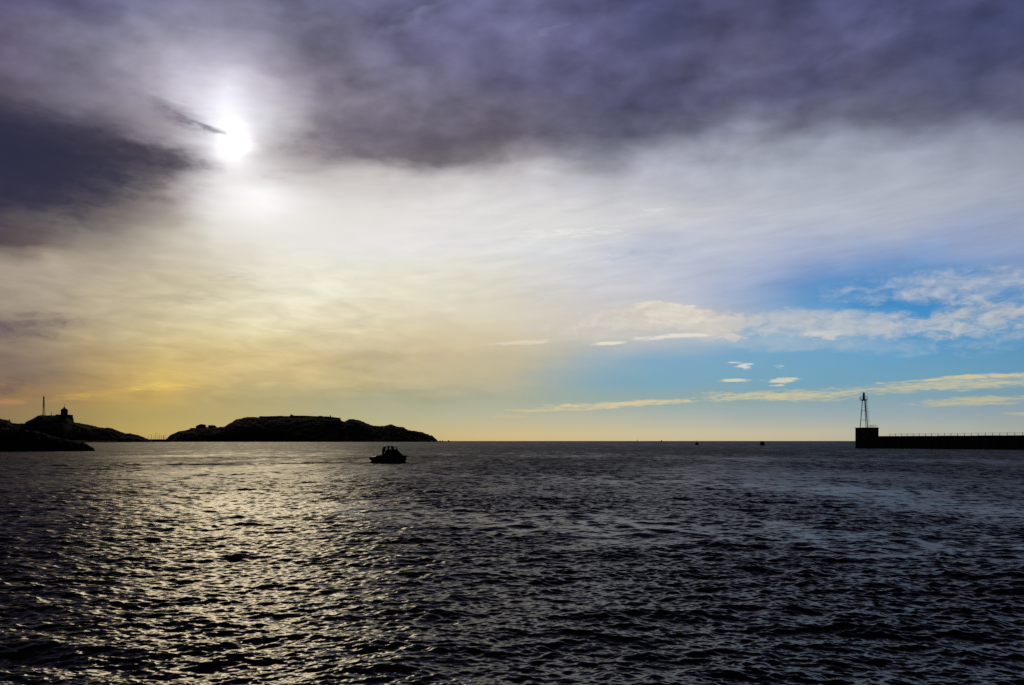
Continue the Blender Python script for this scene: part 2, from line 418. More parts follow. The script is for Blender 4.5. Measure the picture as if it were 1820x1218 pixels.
# ------------------------------------------------------------------ the sea
def vnoise(x, y, seed):
    def h(i, j):
        n = (i*374761393+j*668265263+seed*1442695041) & 0xffffffff
        n = ((n ^ (n >> 13))*1274126177) & 0xffffffff
        return ((n ^ (n >> 16)) & 0xffff).astype(np.float32)/65535.0
    xi = np.floor(x).astype(np.int64); yi = np.floor(y).astype(np.int64)
    fx = (x-xi).astype(np.float32); fy = (y-yi).astype(np.float32)
    fx = fx*fx*(3-2*fx); fy = fy*fy*(3-2*fy)
    return (h(xi,yi)*(1-fx)+h(xi+1,yi)*fx)*(1-fy)+(h(xi,yi+1)*(1-fx)+h(xi+1,yi+1)*fx)*fy
def make_sea():
    GR, GA = .0012, .0018
    r = list(np.geomspace(.4, 9, 40)[:-1])
    x = 9.0
    while x < 750: r.append(x); x += min(GR*x, .45)
    while x < 90000: r.append(x); x *= 1.05
    r = np.array(r, np.float32)
    front = np.arange(-R(37), R(37), GA)
    back = np.linspace(R(37), 2*pi-R(37), 90)[:-1]
    th = np.concatenate([front, back]).astype(np.float32)
    dth = np.concatenate([np.full(len(front), GA), np.full(len(back), back[1]-back[0])]).astype(np.float32)
    nr, na = len(r), len(th)
    rr = r[:, None]; X = rr*np.sin(th)[None, :]; Y = rr*np.cos(th)[None, :]
    dr = np.gradient(r)[:, None]
    sp = np.maximum(np.maximum(dr, rr*.0012), (rr*dth[None, :])*.5).astype(np.float32)
    miss = np.zeros_like(X)          # slope variance of the waves too small for the mesh at that distance
    Z = np.zeros_like(X); DX = np.zeros_like(X); DY = np.zeros_like(X)
    # wind patches: ruffled water and smoother slicks
    patch = .55+.75*vnoise(X/9+3, Y/26+7, 1)*.6+.75*vnoise(X/30+1, Y/70+2, 2)*.5
    smooth = np.ones_like(X)
    def slick(ax, ay, bx, by, wd):
        t = np.clip(((X-ax)*(bx-ax)+(Y-ay)*(by-ay))/((bx-ax)**2+(by-ay)**2), 0, 1)
        d = np.hypot(X-ax-t*(bx-ax), Y-ay-t*(by-ay))+1.5*(vnoise(X/2.2, Y/6, 5)-.5)*wd+1.2*(vnoise(X/.8, Y/2.4, 6)-.5)*wd
        return np.exp(-(d/wd)**2)
    def G(px, py): D = CAMZ*F/(py-HY); return PX(px, D), D
    def sl(p, q, wd, k):
        nonlocal smooth
        a = G(*p); b = G(*q); smooth = smooth*(1-k*slick(*a, *b, wd))
    sl((640, 905), (1080, 930), 5, .5); sl((1000, 938), (1850, 985), 4.2, .48)
    sl((900, 846), (1560, 873), 5, .42); sl((1060, 812), (1600, 818), 16, .4)
    sl((300, 812), (620, 806), 14, .3)
    octs = [(22,11,.010,10,.45),(11,5.5,.018,14,.5),(5.5,2.8,.036,24,.5),(2.8,1.4,.072,36,.65),(1.4,.7,.090,48,.68),(.7,.35,.125,54,.75),(.35,.17,.150,54,.8),(.17,.09,.12,44,1.0)]
    for (l1, l0, slope, n, spread) in octs:
        for i in range(n):
            lam = l0*(l1/l0)**rng.random()
            k = 2*pi/lam
            ang = R(97)+rng.normal()*spread*.8
            a = slope*sqrt(2.0/n)/k*(.6+.8*rng.random())
            kx, ky = k*cos(ang), k*sin(ang); ph = rng.random()*2*pi
            rmax_i = int(np.searchsorted(-(lam/sp.min(axis=1)), -2.4))   # rows that can carry this wave
            miss[max(rmax_i, 0):] += (a*k)**2/2
            if rmax_i < 3: continue
            sl_ = slice(0, rmax_i)
            cl_ = np.clip((lam/sp[sl_]-2.4)/2.6, 0, 1); wgt = cl_*a
            miss[sl_] += (a*k)**2/2*(1-cl_*cl_)
            if lam < 3.5: wgt = wgt*patch[sl_]
            if lam < .9: wgt = wgt*smooth[sl_]
            p = (kx*X[sl_]+ky*Y[sl_]+ph).astype(np.float32)
            s_, c_ = np.sin(p), np.cos(p)
            Z[sl_] += wgt*c_
            DX[sl_] -= .75*wgt*s_*cos(ang); DY[sl_] -= .75*wgt*s_*sin(ang)
    # the wake trailing behind the motorboat
    def wake(pts, wd, amp, ph):
        nonlocal Z
        P = [G(*p) for p in pts]
        best = np.full(X.shape, 1e9, np.float32); side = np.zeros_like(X)
        for (ax, ay), (bx, by) in zip(P[:-1], P[1:]):
            t = np.clip(((X-ax)*(bx-ax)+(Y-ay)*(by-ay))/((bx-ax)**2+(by-ay)**2), 0, 1)
            d = np.hypot(X-ax-t*(bx-ax), Y-ay-t*(by-ay)); s2 = np.sign((bx-ax)*(Y-ay)-(by-ay)*(X-ax))
            m = d < best; best = np.where(m, d, best); side = np.where(m, s2*d, side)
        mod = .35+1.1*vnoise(X/3.5, Y/6, 9)
        Z += amp*mod*np.exp(-(best/wd)**2)*np.cos(side/wd*2.2+ph)
    wake([(662, 823.5), (560, 824), (430, 826), (280, 827), (60, 829)], 1.3, .22, .4)
    wake([(720, 823), (760, 824.5), (830, 829)], 1.1, .10, .2)
    wake([(662, 821), (520, 817), (360, 813)], 1.6, .15, .2)
    X2 = X+DX; Y2 = Y+DY
    co = np.stack([X2, Y2, Z], -1).reshape(-1, 3).astype(np.float32)
    i = np.arange(nr-1)[:, None]*na; j = np.arange(na)[None, :]; jn = (j+1) % na
    q = np.stack([i+j, i+jn, i+na+jn, i+na+j], -1).reshape(-1, 4)[:, ::-1].astype(np.int32)
    # close the little hole under the viewer
    co = np.vstack([co, [[0, 0, 0]]]).astype(np.float32); cidx = len(co)-1
    tri = np.stack([np.full(na, cidx), (np.arange(na)+1) % na, np.arange(na)], -1)[:, ::-1].astype(np.int32)
    me = bpy.data.meshes.new('water')
    me.vertices.add(len(co)); me.vertices.foreach_set('co', co.ravel())
    nl_ = q.size+tri.size
    me.loops.add(nl_); me.loops.foreach_set('vertex_index', np.concatenate([q.ravel(), tri.ravel()]))
    me.polygons.add(len(q)+len(tri))
    me.polygons.foreach_set('loop_start', np.concatenate([np.arange(len(q))*4, q.size+np.arange(len(tri))*3]).astype(np.int32))
    me.polygons.foreach_set('use_smooth', np.ones(len(q)+len(tri), bool))
    me.update(calc_edges=True)
    if me.polygons[len(q)//2].normal.z < 0: me.flip_normals()
    o = bpy.data.objects.new('water', me); C.objects.link(o); o['kind'] = 'structure'
    at = me.attributes.new('ripple', 'FLOAT', 'POINT')
    alpha = np.sqrt(2*np.maximum(miss*np.clip(patch*smooth, .3, 1.4)**2*(.05+.45*np.clip((rr-60)/300, 0, 1)), 0)+.004**2)
    gust = .35+.9*vnoise(X/1.4+11, Y/5, 21)+.5*vnoise(X/6+3, Y/24, 22)      # cat's paws and calmer spots
    gust = 1+(gust-1.05)*np.clip((rr-40)/120, 0, 1)
    alpha = alpha*np.clip(gust, .15, 2.2)
    at.data.foreach_set('value', np.append(np.sqrt(np.clip(alpha, .004, .25)).ravel(), .2).astype(np.float32))
    m = bpy.data.materials.new('sea_water'); m.use_nodes = True; t = m.node_tree; gl = t.nodes['Principled BSDF']
    deep = t.nodes.new('ShaderNodeBsdfDiffuse'); deep.inputs['Color'].default_value = (.009,.0058,.0048,1)
    gl.inputs['Base Color'].default_value = (.002,.0025,.003,1); gl.inputs['IOR'].default_value = 1.333
    an = t.nodes.new('ShaderNodeAttribute'); an.attribute_name = 'ripple'; t.links.new(an.outputs['Fac'], gl.inputs['Roughness'])
    mx_ = t.nodes.new('ShaderNodeMixShader'); mx_.inputs[0].default_value = .62; t.links.new(deep.outputs[0], mx_.inputs[1]); t.links.new(gl.outputs[0], mx_.inputs[2])
    t.links.new(mx_.outputs[0], t.nodes['Material Output'].inputs['Surface'])
    tc = t.nodes.new('ShaderNodeTexCoord')
    prev = None
    for sc_, st, dist, det in ((1.3, (1,.75,1), .03, 2), (4.5, (1,.8,1), .014, 2)):
        mp = t.nodes.new('ShaderNodeMapping'); mp.inputs['Scale'].default_value = st; mp.inputs['Rotation'].default_value = (0,0,R(8))
        t.links.new(tc.outputs['Object'], mp.inputs[0])
        nn = t.nodes.new('ShaderNodeTexNoise'); nn.inputs['Scale'].default_value = sc_; nn.inputs['Detail'].default_value = det
        t.links.new(mp.outputs[0], nn.inputs['Vector'])
        bn = t.nodes.new('ShaderNodeBump'); bn.inputs['Strength'].default_value = 1; bn.inputs['Distance'].default_value = dist
        t.links.new(nn.outputs['Fac'], bn.inputs['Height'])
        if prev: t.links.new(prev.outputs[0], bn.inputs['Normal'])
        prev = bn
    for nn_ in (deep, gl): t.links.new(prev.outputs[0], nn_.inputs['Normal'])
    me.materials.append(m)
make_sea()

# ------------------------------------------------------------------ land
def terrain(name, prof, D, depth, m, rough=1.0, step=.6, seed=0, flat=1.6, nt_=36):
    xs = np.arange(prof[0][0], prof[-1][0]+step, step)
    hp = np.interp(xs, [p[0] for p in prof], [p[1] for p in prof])
    H = np.array([PZ(y, D) for y in hp]); Hm = H.max()
    unit = D/F
    vs = []; ts = np.linspace(-1, 1, nt_)
    for xi, (px, h) in enumerate(zip(xs, H)):
        X = PX(px, D)
        dp = depth*(.06+.94*sqrt(max(h, 0)/Hm))
        for t in ts:
            y = D+t*dp*(1+.25*mnoise.noise((X/(depth*.5), seed, t)))
            sh = 1-abs(t)**flat
            n = mnoise.fractal((X/(unit*14), y/(unit*14), seed*3.1), .9, 2.1, 6)
            n2 = mnoise.noise((X/(unit*3.2), y/(unit*3.2), seed))
            amp = unit*rough*(1.15 if abs(t) < .12 else 2.0)
            z = -3+(h+3)*sh + (n*.9+n2*.5)*amp*min(1, (h+1)/(unit*5))*(1 if abs(t) < .95 else 0)
            vs.append((X*(1+.85*(y-D)/D)+n2*unit*.4, y, z))
    k = len(ts); fs = []
    for i in range(len(xs)-1):
        for j in range(k-1): fs.append((i*k+j, (i+1)*k+j, (i+1)*k+j+1, i*k+j+1))
    mb = MB(); mb.v = vs; mb.f = fs
    o = mb.build(name, m); o['kind'] = 'structure'
    return o
D_ISL, D_HEAD, D_SPIT = 4200.0, 3000.0, 3400.0
def z2(X, Y): return (280+X/3.5, 700+Y/3.5)
isl = [z2(*p) for p in [(45,297),(50,290),(75,262),(100,250),(130,235),(160,230),(205,218),(248,215),(290,206),(320,208),(375,212),(390,206),(415,206),(440,188),(465,175),(490,158),(520,155),(560,146),(600,145),(640,150),(760,146),(830,144),(960,145),(1080,150),(1130,156),(1150,168),(1165,172),(1190,160),(1215,158),(1250,165),(1270,172),(1300,184),(1340,200),(1375,202),(1410,200),(1455,190),(1490,205),(1530,208),(1555,225),(1600,232),(1650,240),(1690,258),(1710,262),(1735,285),(1745,297)]]
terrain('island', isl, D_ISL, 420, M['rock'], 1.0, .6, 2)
def z1(X, Y): return (X/5.6875, 680+Y/5.6875)
head = [(-260,770),(-190,752),(-100,738),(-40,741)]+[z1(*p) for p in [(0,365),(40,375),(90,383),(125,410),(170,415),(250,413),(270,395),(310,378),(350,358),(385,336),(430,328),(480,332),(520,331),(580,336),(620,340),(690,345),(720,372),(728,386),(760,406),(800,409),(860,420),(920,432),(980,445),(1050,458),(1080,455),(1120,457),(1150,470),(1200,495),(1270,515),(1320,516),(1340,525),(1390,530),(1440,550),(1490,570),(1530,590),(1545,605)]]
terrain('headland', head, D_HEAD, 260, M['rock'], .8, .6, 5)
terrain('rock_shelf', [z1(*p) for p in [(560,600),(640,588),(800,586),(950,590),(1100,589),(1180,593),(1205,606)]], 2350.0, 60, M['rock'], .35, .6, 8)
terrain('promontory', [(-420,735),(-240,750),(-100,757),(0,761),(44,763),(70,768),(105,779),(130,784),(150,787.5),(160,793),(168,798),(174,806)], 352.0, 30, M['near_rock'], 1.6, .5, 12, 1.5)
# low breakwater with the marina behind it
mb = MB(); x0, x1 = PX(258, D_SPIT), PX(301, D_SPIT); zt = PZ(781.0, D_SPIT); n = 40
ring = []
for i in range(n+1):
    x = x0+(x1-x0)*i/n; zz = zt+.5*mnoise.noise((i*.7, 3, 1))
    ring.append([(x, D_SPIT-16, -2), (x, D_SPIT-6, zz-1.2), (x, D_SPIT-3, zz), (x, D_SPIT+4, zz), (x, D_SPIT+14, -2)])
mb.loft(ring)
tag(mb.build('breakwater', M['near_rock']), 'low dark rock breakwater joining the headland to the island in front of the masts', 'breakwater')

# ------------------------------------------------------------------ buildings on the land
U = D_HEAD/F
def zh(Y): return PZ(680+Y/5.6875, D_HEAD)
def xh(X): return PX(X/5.6875, D_HEAD)
# domed tower   (zoom crop of the photo: x 618..682, top of wall 283, dome 262, finial 245)
tx = xh(650); rad = xh(683)-tx
zb = zh(372)
t = thing('domed_tower', (tx, D_HEAD, zb), 'round stone tower with a dome, knob and weathervane on the left headland', 'tower')
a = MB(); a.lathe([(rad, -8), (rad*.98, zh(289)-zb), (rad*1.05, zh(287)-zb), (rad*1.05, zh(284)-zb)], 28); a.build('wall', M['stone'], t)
a = MB(); hd = zh(258)-zh(284); b0 = zh(284)-zb
a.lathe([(rad*1.03*r_, b0+hd*h_) for r_, h_ in ((1.02,0),(.99,.1),(.93,.22),(.82,.42),(.68,.6),(.52,.76),(.36,.88),(.24,.95),(.18,1.0))], 28); a.build('dome', M['roof'], t, True)
a = MB(); q0 = zh(265)-zb; q1 = zh(243)-zb; h_ = q1-q0
a.lathe([(2.2, q0), (1.5, q0+h_*.3), (2.6, q0+h_*.45), (2.8, q0+h_*.6), (1.9, q0+h_*.8), (.4, q1)], 14); a.build('finial', M['roof'], t, True)
a = MB(); q2 = zh(219)-zb; a.bar((0,0,q1-.5), (0,0,q2), .28, .16); a.bar((-1.6,0,q1+(q2-q1)*.62), (1.6,0,q1+(q2-q1)*.62), .25)
a.add([(.3,0,q2-3.2),(2.4,.1,q2-2.6),(2.2,-.1,q2-1.2),(.3,0,q2-.8)], [(0,1,2,3)]); a.build('weathervane', M['darksteel'], t)
# fort walls beside it
t = thing('fort', (tx, D_HEAD, zb), 'low stepped fort wall at the foot of the domed tower', 'fort')
a = MB(); a.box(xh(580)-tx, xh(617)-tx, -14, 14, -10, zh(327)-zb); a.box(xh(588)-tx, xh(596)-tx, -14.2, 14.2, zh(327)-zb+.0, zh(324)-zb); a.build('side_wall', M['stone'], t)
a = MB(); a.box(xh(683)-tx, xh(716)-tx, -15, 15, -10, zh(329)-zb); a.box(xh(700)-tx, xh(716.5)-tx, -15.2, 15.2, zh(329)-zb, zh(327)-zb); a.build('bastion', M['stone'], t)
a = MB(); a.box(xh(716)-tx+.01, xh(726)-tx, -13, 13, -16, zh(362)-zb); a.build('lower_wall', M['stone'], t)
# radio mast
mx = xh(442); mzb = zh(332); mzt = zh(137)
t = thing('radio_mast', (mx, D_HEAD, mzb), 'tall lattice radio mast left of the domed tower', 'mast')
Hm = mzt-mzb; a = MB(); hb = Hm*.42
def mw(z): return 3.6+(1.7-3.6)*z/hb if z < hb else 1.7+(1.25-1.7)*(z-hb)/(Hm-hb)
cs = [(-1,-1),(1,-1),(1,1),(-1,1)]
def mastbars(z0, z1, nseg, r):
    a = MB()
    for k in range(nseg):
        za = z0+(z1-z0)*k/nseg; zc = z0+(z1-z0)*(k+1)/nseg; wa_, wc = mw(za), mw(zc)
        for i in range(4):
            p, q = cs[i], cs[(i+1)%4]
            a.bar((p[0]*wa_,p[1]*wa_,za), (p[0]*wc,p[1]*wc,zc), r*1.5, n=5)
            a.bar((p[0]*wa_,p[1]*wa_,za), (q[0]*wc,q[1]*wc,zc), r, n=4); a.bar((p[0]*wc,p[1]*wc,zc), (q[0]*wc,q[1]*wc,zc), r, n=4)
    return a
mastbars(-2, hb, 7, .24).build('lattice_base', M['steel'], t)
mastbars(hb, Hm*.97, 14, .34).build('lattice_shaft', M['darksteel'], t)
a = MB(); a.box(-2.6,2.6,-2.6,2.6,hb-.5,hb+.5); a.build('platform', M['darksteel'], t)
a = MB(); a.bar((0,0,Hm*.97-1),(0,0,Hm+2),.4,.2); a.build('aerial', M['darksteel'], t)
# small posts
px_ = xh(519); pz_ = zh(334)
t = thing('signal_post', (px_, D_HEAD, pz_), 'short post with a round head between the radio mast and the domed tower', 'post')
a = MB(); a.bar((0,0,-2),(0,0,zh(316)-pz_),.55); a.build('pole', M['darksteel'], t)
a = MB(); z_ = zh(316)-pz_; a.lathe([(.5,z_-.4),(1.5,z_+.6),(1.9,z_+1.8),(1.4,z_+3.2),(.4,z_+3.8)],12); a.build('head', M['darksteel'], t, True)
px_ = xh(94); pz_ = zh(386)
t = thing('marker_cairn', (px_, D_HEAD, pz_), 'small pointed stone marker at the far left of the headland', 'marker')
a = MB(); a.lathe([(2.6,-3),(2.2,1.0),(1.7,zh(377)-pz_),(1.0,zh(373)-pz_),(.2,zh(371)-pz_)],9); a.build('stone_pile', M['stone'], t)

# fortress along the top of the island
def xi(X): return PX(440+X/10.11, D_ISL)
def zi(Y): return PZ(725+Y/10.11, D_ISL)
fx = xi(900); fz = zi(250)
t = thing('fortress', (fx, D_ISL, fz), 'long low fortress wall along the flat top of the island', 'fortress')
def wallseg(name, pts, zl, y0, y1):
    a = MB(); poly = [(xi(p[0])-fx, zi(p[1])-fz) for p in pts]
    poly = [(poly[0][0], zl)]+poly+[(poly[-1][0], zl)]
    a.prism(poly, y0, y1); return a.build(name, M['stone'], t)
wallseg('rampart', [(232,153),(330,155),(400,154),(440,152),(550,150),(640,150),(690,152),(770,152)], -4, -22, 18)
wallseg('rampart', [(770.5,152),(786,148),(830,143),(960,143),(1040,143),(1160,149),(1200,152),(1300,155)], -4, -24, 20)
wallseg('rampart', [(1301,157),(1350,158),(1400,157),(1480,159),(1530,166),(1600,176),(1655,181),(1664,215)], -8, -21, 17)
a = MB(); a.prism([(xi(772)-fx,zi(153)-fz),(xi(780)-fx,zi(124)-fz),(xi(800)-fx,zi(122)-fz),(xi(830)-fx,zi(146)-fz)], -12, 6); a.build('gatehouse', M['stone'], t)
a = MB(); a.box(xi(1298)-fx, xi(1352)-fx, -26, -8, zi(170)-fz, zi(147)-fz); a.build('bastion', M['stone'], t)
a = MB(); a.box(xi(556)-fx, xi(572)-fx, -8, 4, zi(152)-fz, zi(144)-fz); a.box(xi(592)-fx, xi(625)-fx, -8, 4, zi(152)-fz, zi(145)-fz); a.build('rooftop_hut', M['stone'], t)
a = MB(); a.lathe([(xi(1506)-xi(1497),-6),(xi(1506)-xi(1497),zi(142)-fz),(xi(1507.5)-xi(1497),zi(140)-fz),(.5,zi(131)-fz)],12,(xi(1497)-fx,-10)); a.build('turret', M['stone'], t)
# ruined buildings on the left shoulder of the island
def xj(X): return PX(280+X/13.0, D_ISL)
def zj(Y): return PZ(740+Y/13.0, D_ISL)
bx = xj(1000); bz = zj(300)
t = thing('stone_battery', (bx, D_ISL-5, bz), 'hump roofed stone battery building on the left shoulder of the island', 'building')
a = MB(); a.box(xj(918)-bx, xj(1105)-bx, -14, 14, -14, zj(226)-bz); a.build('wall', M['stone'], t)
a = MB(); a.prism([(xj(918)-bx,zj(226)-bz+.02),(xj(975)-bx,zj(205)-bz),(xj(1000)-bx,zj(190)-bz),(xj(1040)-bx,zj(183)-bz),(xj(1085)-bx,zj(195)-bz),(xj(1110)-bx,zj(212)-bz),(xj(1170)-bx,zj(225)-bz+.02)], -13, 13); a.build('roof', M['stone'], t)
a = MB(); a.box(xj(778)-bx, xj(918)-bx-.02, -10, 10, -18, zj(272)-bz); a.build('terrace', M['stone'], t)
bx = xj(1290); 
t = thing('ruined_house', (bx, D_ISL-5, bz), 'flat roofed ruin with a gap in its wall, right of the humped battery', 'ruin')
a = MB(); y0_, y1_ = -9, 9
a.box(xj(1195)-bx, xj(1270)-bx, y0_, y1_, -14, zj(212)-bz); a.box(xj(1270)-bx, xj(1292)-bx, y0_, y1_, -14, zj(250)-bz)
a.box(xj(1292)-bx, xj(1320)-bx, y0_, y1_, -14, zj(215)-bz); a.prism([(xj(1320)-bx,-14),(xj(1320)-bx,zj(215)-bz),(xj(1345)-bx,zj(235)-bz),(xj(1390)-bx,zj(262)-bz),(xj(1390)-bx,-14)],y0_+.5,y1_-.5); a.build('wall', M['stone'], t)
a = MB(); a.box(xj(1193)-bx, xj(1322)-bx, y0_-.6, y1_+.6, zj(215)-bz, zj(208)-bz); a.build('roof_slab', M['stone'], t)

# ------------------------------------------------------------------ marina behind the breakwater
def sailboat(mh, mr=.22):
    t = thing('sailboat', (0,0,0), 'moored sailboat showing a bare short mast above the breakwater', 'sailboat', group='sailboats moored behind the breakwater')
    a = MB(); rings = []
    for s in np.linspace(0, 1, 9):
        x = -5.5+11*s; b = 1.7*(1-max(0,(s-.35)/.65)**2.2)*(.82+.5*min(s,.35)); b = max(b, .05)
        zt = 1.2+.35*s*s
        rings.append([(x,-b,zt),(x,-b*.85,.3),(x,0,-.5 if s<.9 else 0),(x,b*.85,.3),(x,b,zt),(x,0,zt+.12)])
    a.loft(rings, True); a.build('hull', M['farhull'], t)
    a = MB(); a.prism([(-1.8,1.3),(-1.6,1.9),(1.6,1.8),(2.3,1.4)], -.9, .9); a.build('cabin', M['farhull'], t)
    a = MB(); a.bar((.6,0,1.3),(.6,0,mh),mr,mr*.7,n=6); a.build('mast', M['alu'], t)
    a = MB(); a.bar((.6,-1.1,mh*.55),(.6,1.1,mh*.55),.09,n=5); a.build('spreader', M['alu'], t)
    a = MB(); a.bar((.6,0,2.6),(-4,0,2.7),.16,n=6); a.build('boom', M['alu'], t)
    a = MB(); a.bar((.6,0,mh),(5.3,0,1.6),.04,n=4); a.bar((.6,0,mh),(-5.3,0,1.3),.04,n=4); a.bar((.6,0,mh),(.5,1.6,1.2),.04,n=4); a.bar((.6,0,mh),(.5,-1.6,1.2),.04,n=4); a.build('rigging', M['alu'], t)
    return t
def copy_tree(o, parent=None):
    c = o.copy(); C.objects.link(c)
    if parent: c.parent = parent
    for ch in [k for k in bpy.data.objects if k.parent == o]: copy_tree(ch, c)
    return c
DM = D_SPIT+70
proto = sailboat(20.0, .5)
masts = [(263.5,774,.9),(266.5,771.5,1.2),(269.6,775,.9),(272.4,775.4,.8),(274.6,768.3,2.0),(278.4,770.8,1.3),(280.5,774,1.0),(284.4,773.2,1.8),(287.3,774,1.5),(290.4,773.4,1.6),(292.7,772.5,1.1)]
for i, (x, y, wd) in enumerate(masts):
    o = proto if i == 0 else copy_tree(proto)
    o.location = (PX(x, DM), DM+(i%3)*12, 0); o.rotation_euler = (0,0,R(70+17*(i%4)))
    k = PZ(y, DM)/20.0; o.scale = (1.0*min(wd,1.4), 1.0*min(wd,1.4), k)
    if i == 4: o['label'] = 'moored sailboat with the tallest mast of those behind the breakwater'

# ------------------------------------------------------------------ rocks and far craft on the horizon
def rock(x, y, wpx, D, label):
    a = MB(); h = max(PZ(y, D), 2); r = wpx*D/F
    bm = bmesh.new(); bmesh.ops.create_icosphere(bm, subdivisions=3, radius=1)
    for v in bm.verts:
        q = 1+.35*mnoise.noise(v.co*2.2+Vector((x, 0, 0)))
        v.co = Vector((v.co.x*r*q, v.co.y*r*q, v.co.z*h*1.0*q))
    a.v = [tuple(v.co) for v in bm.verts]; a.f = [tuple(v.index for v in f.verts) for f in bm.faces]; bm.free()
    o = a.build('rock', M['near_rock']); o.location = (PX(x, D), D, -.2)
    tag(o, label, 'rock', group='rocks off the end of the island')
rock(782, 783.2, 2.2, 4000, 'low flat rock awash just off the right end of the island')
rock(786.5, 782.7, 1.2, 4000, 'small pointed rock, middle of the three off the island end')
rock(797.3, 782.6, 1.6, 4000, 'rounded rock on the horizon, farthest of the three from the island')

def far_sail(x, ytop, D, label, sail=True):
    t = thing('sailing_yacht', (PX(x, D), D, 0), label, 'yacht', R(60), 'far yachts on the horizon')
    h = PZ(ytop, D); k = h/16
    a = MB(); rings = []
    for s in np.linspace(0, 1, 8):
        xx = (-6+12*s)*k; b = max(1.9*(1-max(0,(s-.3)/.7)**2), .05)*k
        rings.append([(xx,-b,1.6),(xx,-b*.8,.2),(xx,0,-.6),(xx,b*.8,.2),(xx,b,1.6),(xx,0,1.8)])
    a.loft(rings, True); a.prism([(-2*k,1.7),(-1.8*k,2.6),(1.5*k,2.5),(2.2*k,1.75)],-1,1); a.build('hull', M['farhull'], t)
    a = MB(); a.bar((.5*k,0,1.5),(.5*k,0,h),.28,.2,n=6); a.bar((.5*k,0,2.8),(-4.8*k,0,2.8),.2,n=6); a.build('mast', M['alu'], t)
    if sail:
        a = MB(); pts = [(.3*k,0,3.2),(-4.6*k,.5,3.2),(-2.2*k,.8,h*.5),(.3*k,0,h*.62)]
        a.add(pts+[(p[0],p[1]+.06,p[2]) for p in pts], [(0,1,2,3),(7,6,5,4),(0,4,5,1),(1,5,6,2),(2,6,7,3),(3,7,4,0)]); a.build('mainsail', M['canvas'], t)
far_sail(1059.0, 781.8, 5200, 'tiny yacht with a short bare mast, leftmost on the open horizon', False)
far_sail(1133.0, 779.0, 5200, 'yacht with the tallest mast on the open horizon')
a_ = None
def far_motor(name, x, ybase, ytop, wpx, label, mast_top=None, square=False):
    D = CAMZ*F/(ybase-HY)
    t = thing(name, (PX(x, D), D, 0), label, 'boat', R(84 if square else 60), 'small craft offshore')
    wd = wpx*D/F; h = PZ(ytop, D); L = wd*2.1
    a = MB(); rings = []
    for s in np.linspace(0, 1, 9):
        xx = -L/2+L*s; b = max(wd/2*(1-max(0,(s-.45)/.55)**2.4), .04); zt = h*(.38+.12*s)
        rings.append([(xx,-b,zt),(xx,-b*.86,.05),(xx,0,-.35),(xx,b*.86,.05),(xx,b,zt),(xx,0,zt+.06)])
    a.loft(rings, True); a.build('hull', M['farhull'], t)
    a = MB(); c = wd*(.42 if square else .33)
    a.prism([(-L*.25,h*.4),(-L*.25,h*.92),(L*.08,h*.95),(L*.2,h*.45)], -c, c); a.build('cabin', M['farhull'], t)
    a = MB(); a.box(-L*.3,L*.12,-c*1.12,c*1.12,h*.95+.004,h); a.build('roof', M['farhull'], t)
    if mast_top:
        a = MB(); a.bar((-L*.1,0,h*.9),(-L*.1,0,PZ(mast_top,D)),.12,.07,n=6); a.build('mast', M['darksteel'], t)
    return t
far_motor('fishing_boat', 1239.0, 791.0, 786.6, 5.4, 'small dark fishing boat with a thin mast right of centre below the horizon', 781.2)
far_motor('cabin_boat', 1354.0, 792.2, 784.8, 8.2, 'boxy dark boat seen end on, nearest offshore boat to the pier', None, True)
t = far_motor('launch', 1176.0, 785.6, 782.6, 2.0, 'speck of a launch on the horizon between the tall yacht and the fishing boat')

# ------------------------------------------------------------------ pier, head block, light tower
ud = Vector((.415, -.91, 0)).normalized(); nd = Vector((-ud.y*-1, 0, 0))
rzp = atan2(ud.y, ud.x)                   # local +x runs along the pier towards the viewer, local +y to its right/far side
DB = 500.0
bc = Vector((PX(1540.8, DB), DB, 0))      # head block centre
L_, W_ = 9.0, 8.3
zblk = PZ(760.2, DB); zp = 6.66
pier = thing('pier', bc, 'long dark harbour pier with a taller square block at its seaward end', 'pier', rzp)
a = MB(); a.box(-L_/2, L_/2, -W_/2, W_/2, -3, zblk-.35); a.build('head_block', M['concrete'], pier, bevel=.06)
a = MB(); a.box(-L_/2-.12, L_/2+.12, -W_/2-.12, W_/2+.12, zblk-.347, zblk); a.build('block_coping', M['coping'], pier, bevel=.04)
PL = 175.0
a = MB(); a.box(L_/2+.003, PL, -W_/2+.6, W_/2-.6, -3, zp-.4); a.build('wall', M['concrete'], pier)
a = MB(); k = 0; x = L_/2+.003
while x < PL:
    x2 = min(x+7.6, PL); a.box(x+.015, x2, -W_/2+.45, W_/2-.45, zp-.397, zp+.05*sin(k*2.3)); x = x2; k += 1
a.build('wall_coping', M['coping'], pier)
for k in range(14):
    xx = L_/2+3+k*9.6
    a = MB(); a.box(xx, xx+.5, -W_/2+.3, -W_/2+.597, .3, zp-.9); a.build('fender', M['black'], pier)
# railing along the pier
def local(p): return bc+Matrix.Rotation(rzp, 3, 'Z') @ Vector(p)
rl = thing('railing', local((0,0,zp)), 'long thin railing along the top of the pier', 'railing', rzp)
ry = W_/2-1.0
def xs_at(px):    # distance along the pier at which the railing passes photo column px
    lo, hi = 0.0, 200.0
    for _ in range(50):
        m_ = (lo+hi)/2; p = local((m_, ry, 0)); (lo, hi) = (m_, hi) if CX+F*p.x/p.y < px else (lo, m_)
    return lo
xa, xb = xs_at(1581.5), 160.0
npost = 0; x = xa; post_me = None
while x < xb:
    if post_me is None:
        a = MB(); a.bar((0,0,-.05),(0,0,1.35),.11,n=8); a.box(-.14,.14,-.14,.14,.05,.09)
        po = a.build('post', M['darksteel'], rl); post_me = po.data
    else:
        po = bpy.data.objects.new('post', post_me); C.objects.link(po); po.parent = rl
    po.location = (x, ry, .02); x += 3.9; npost += 1
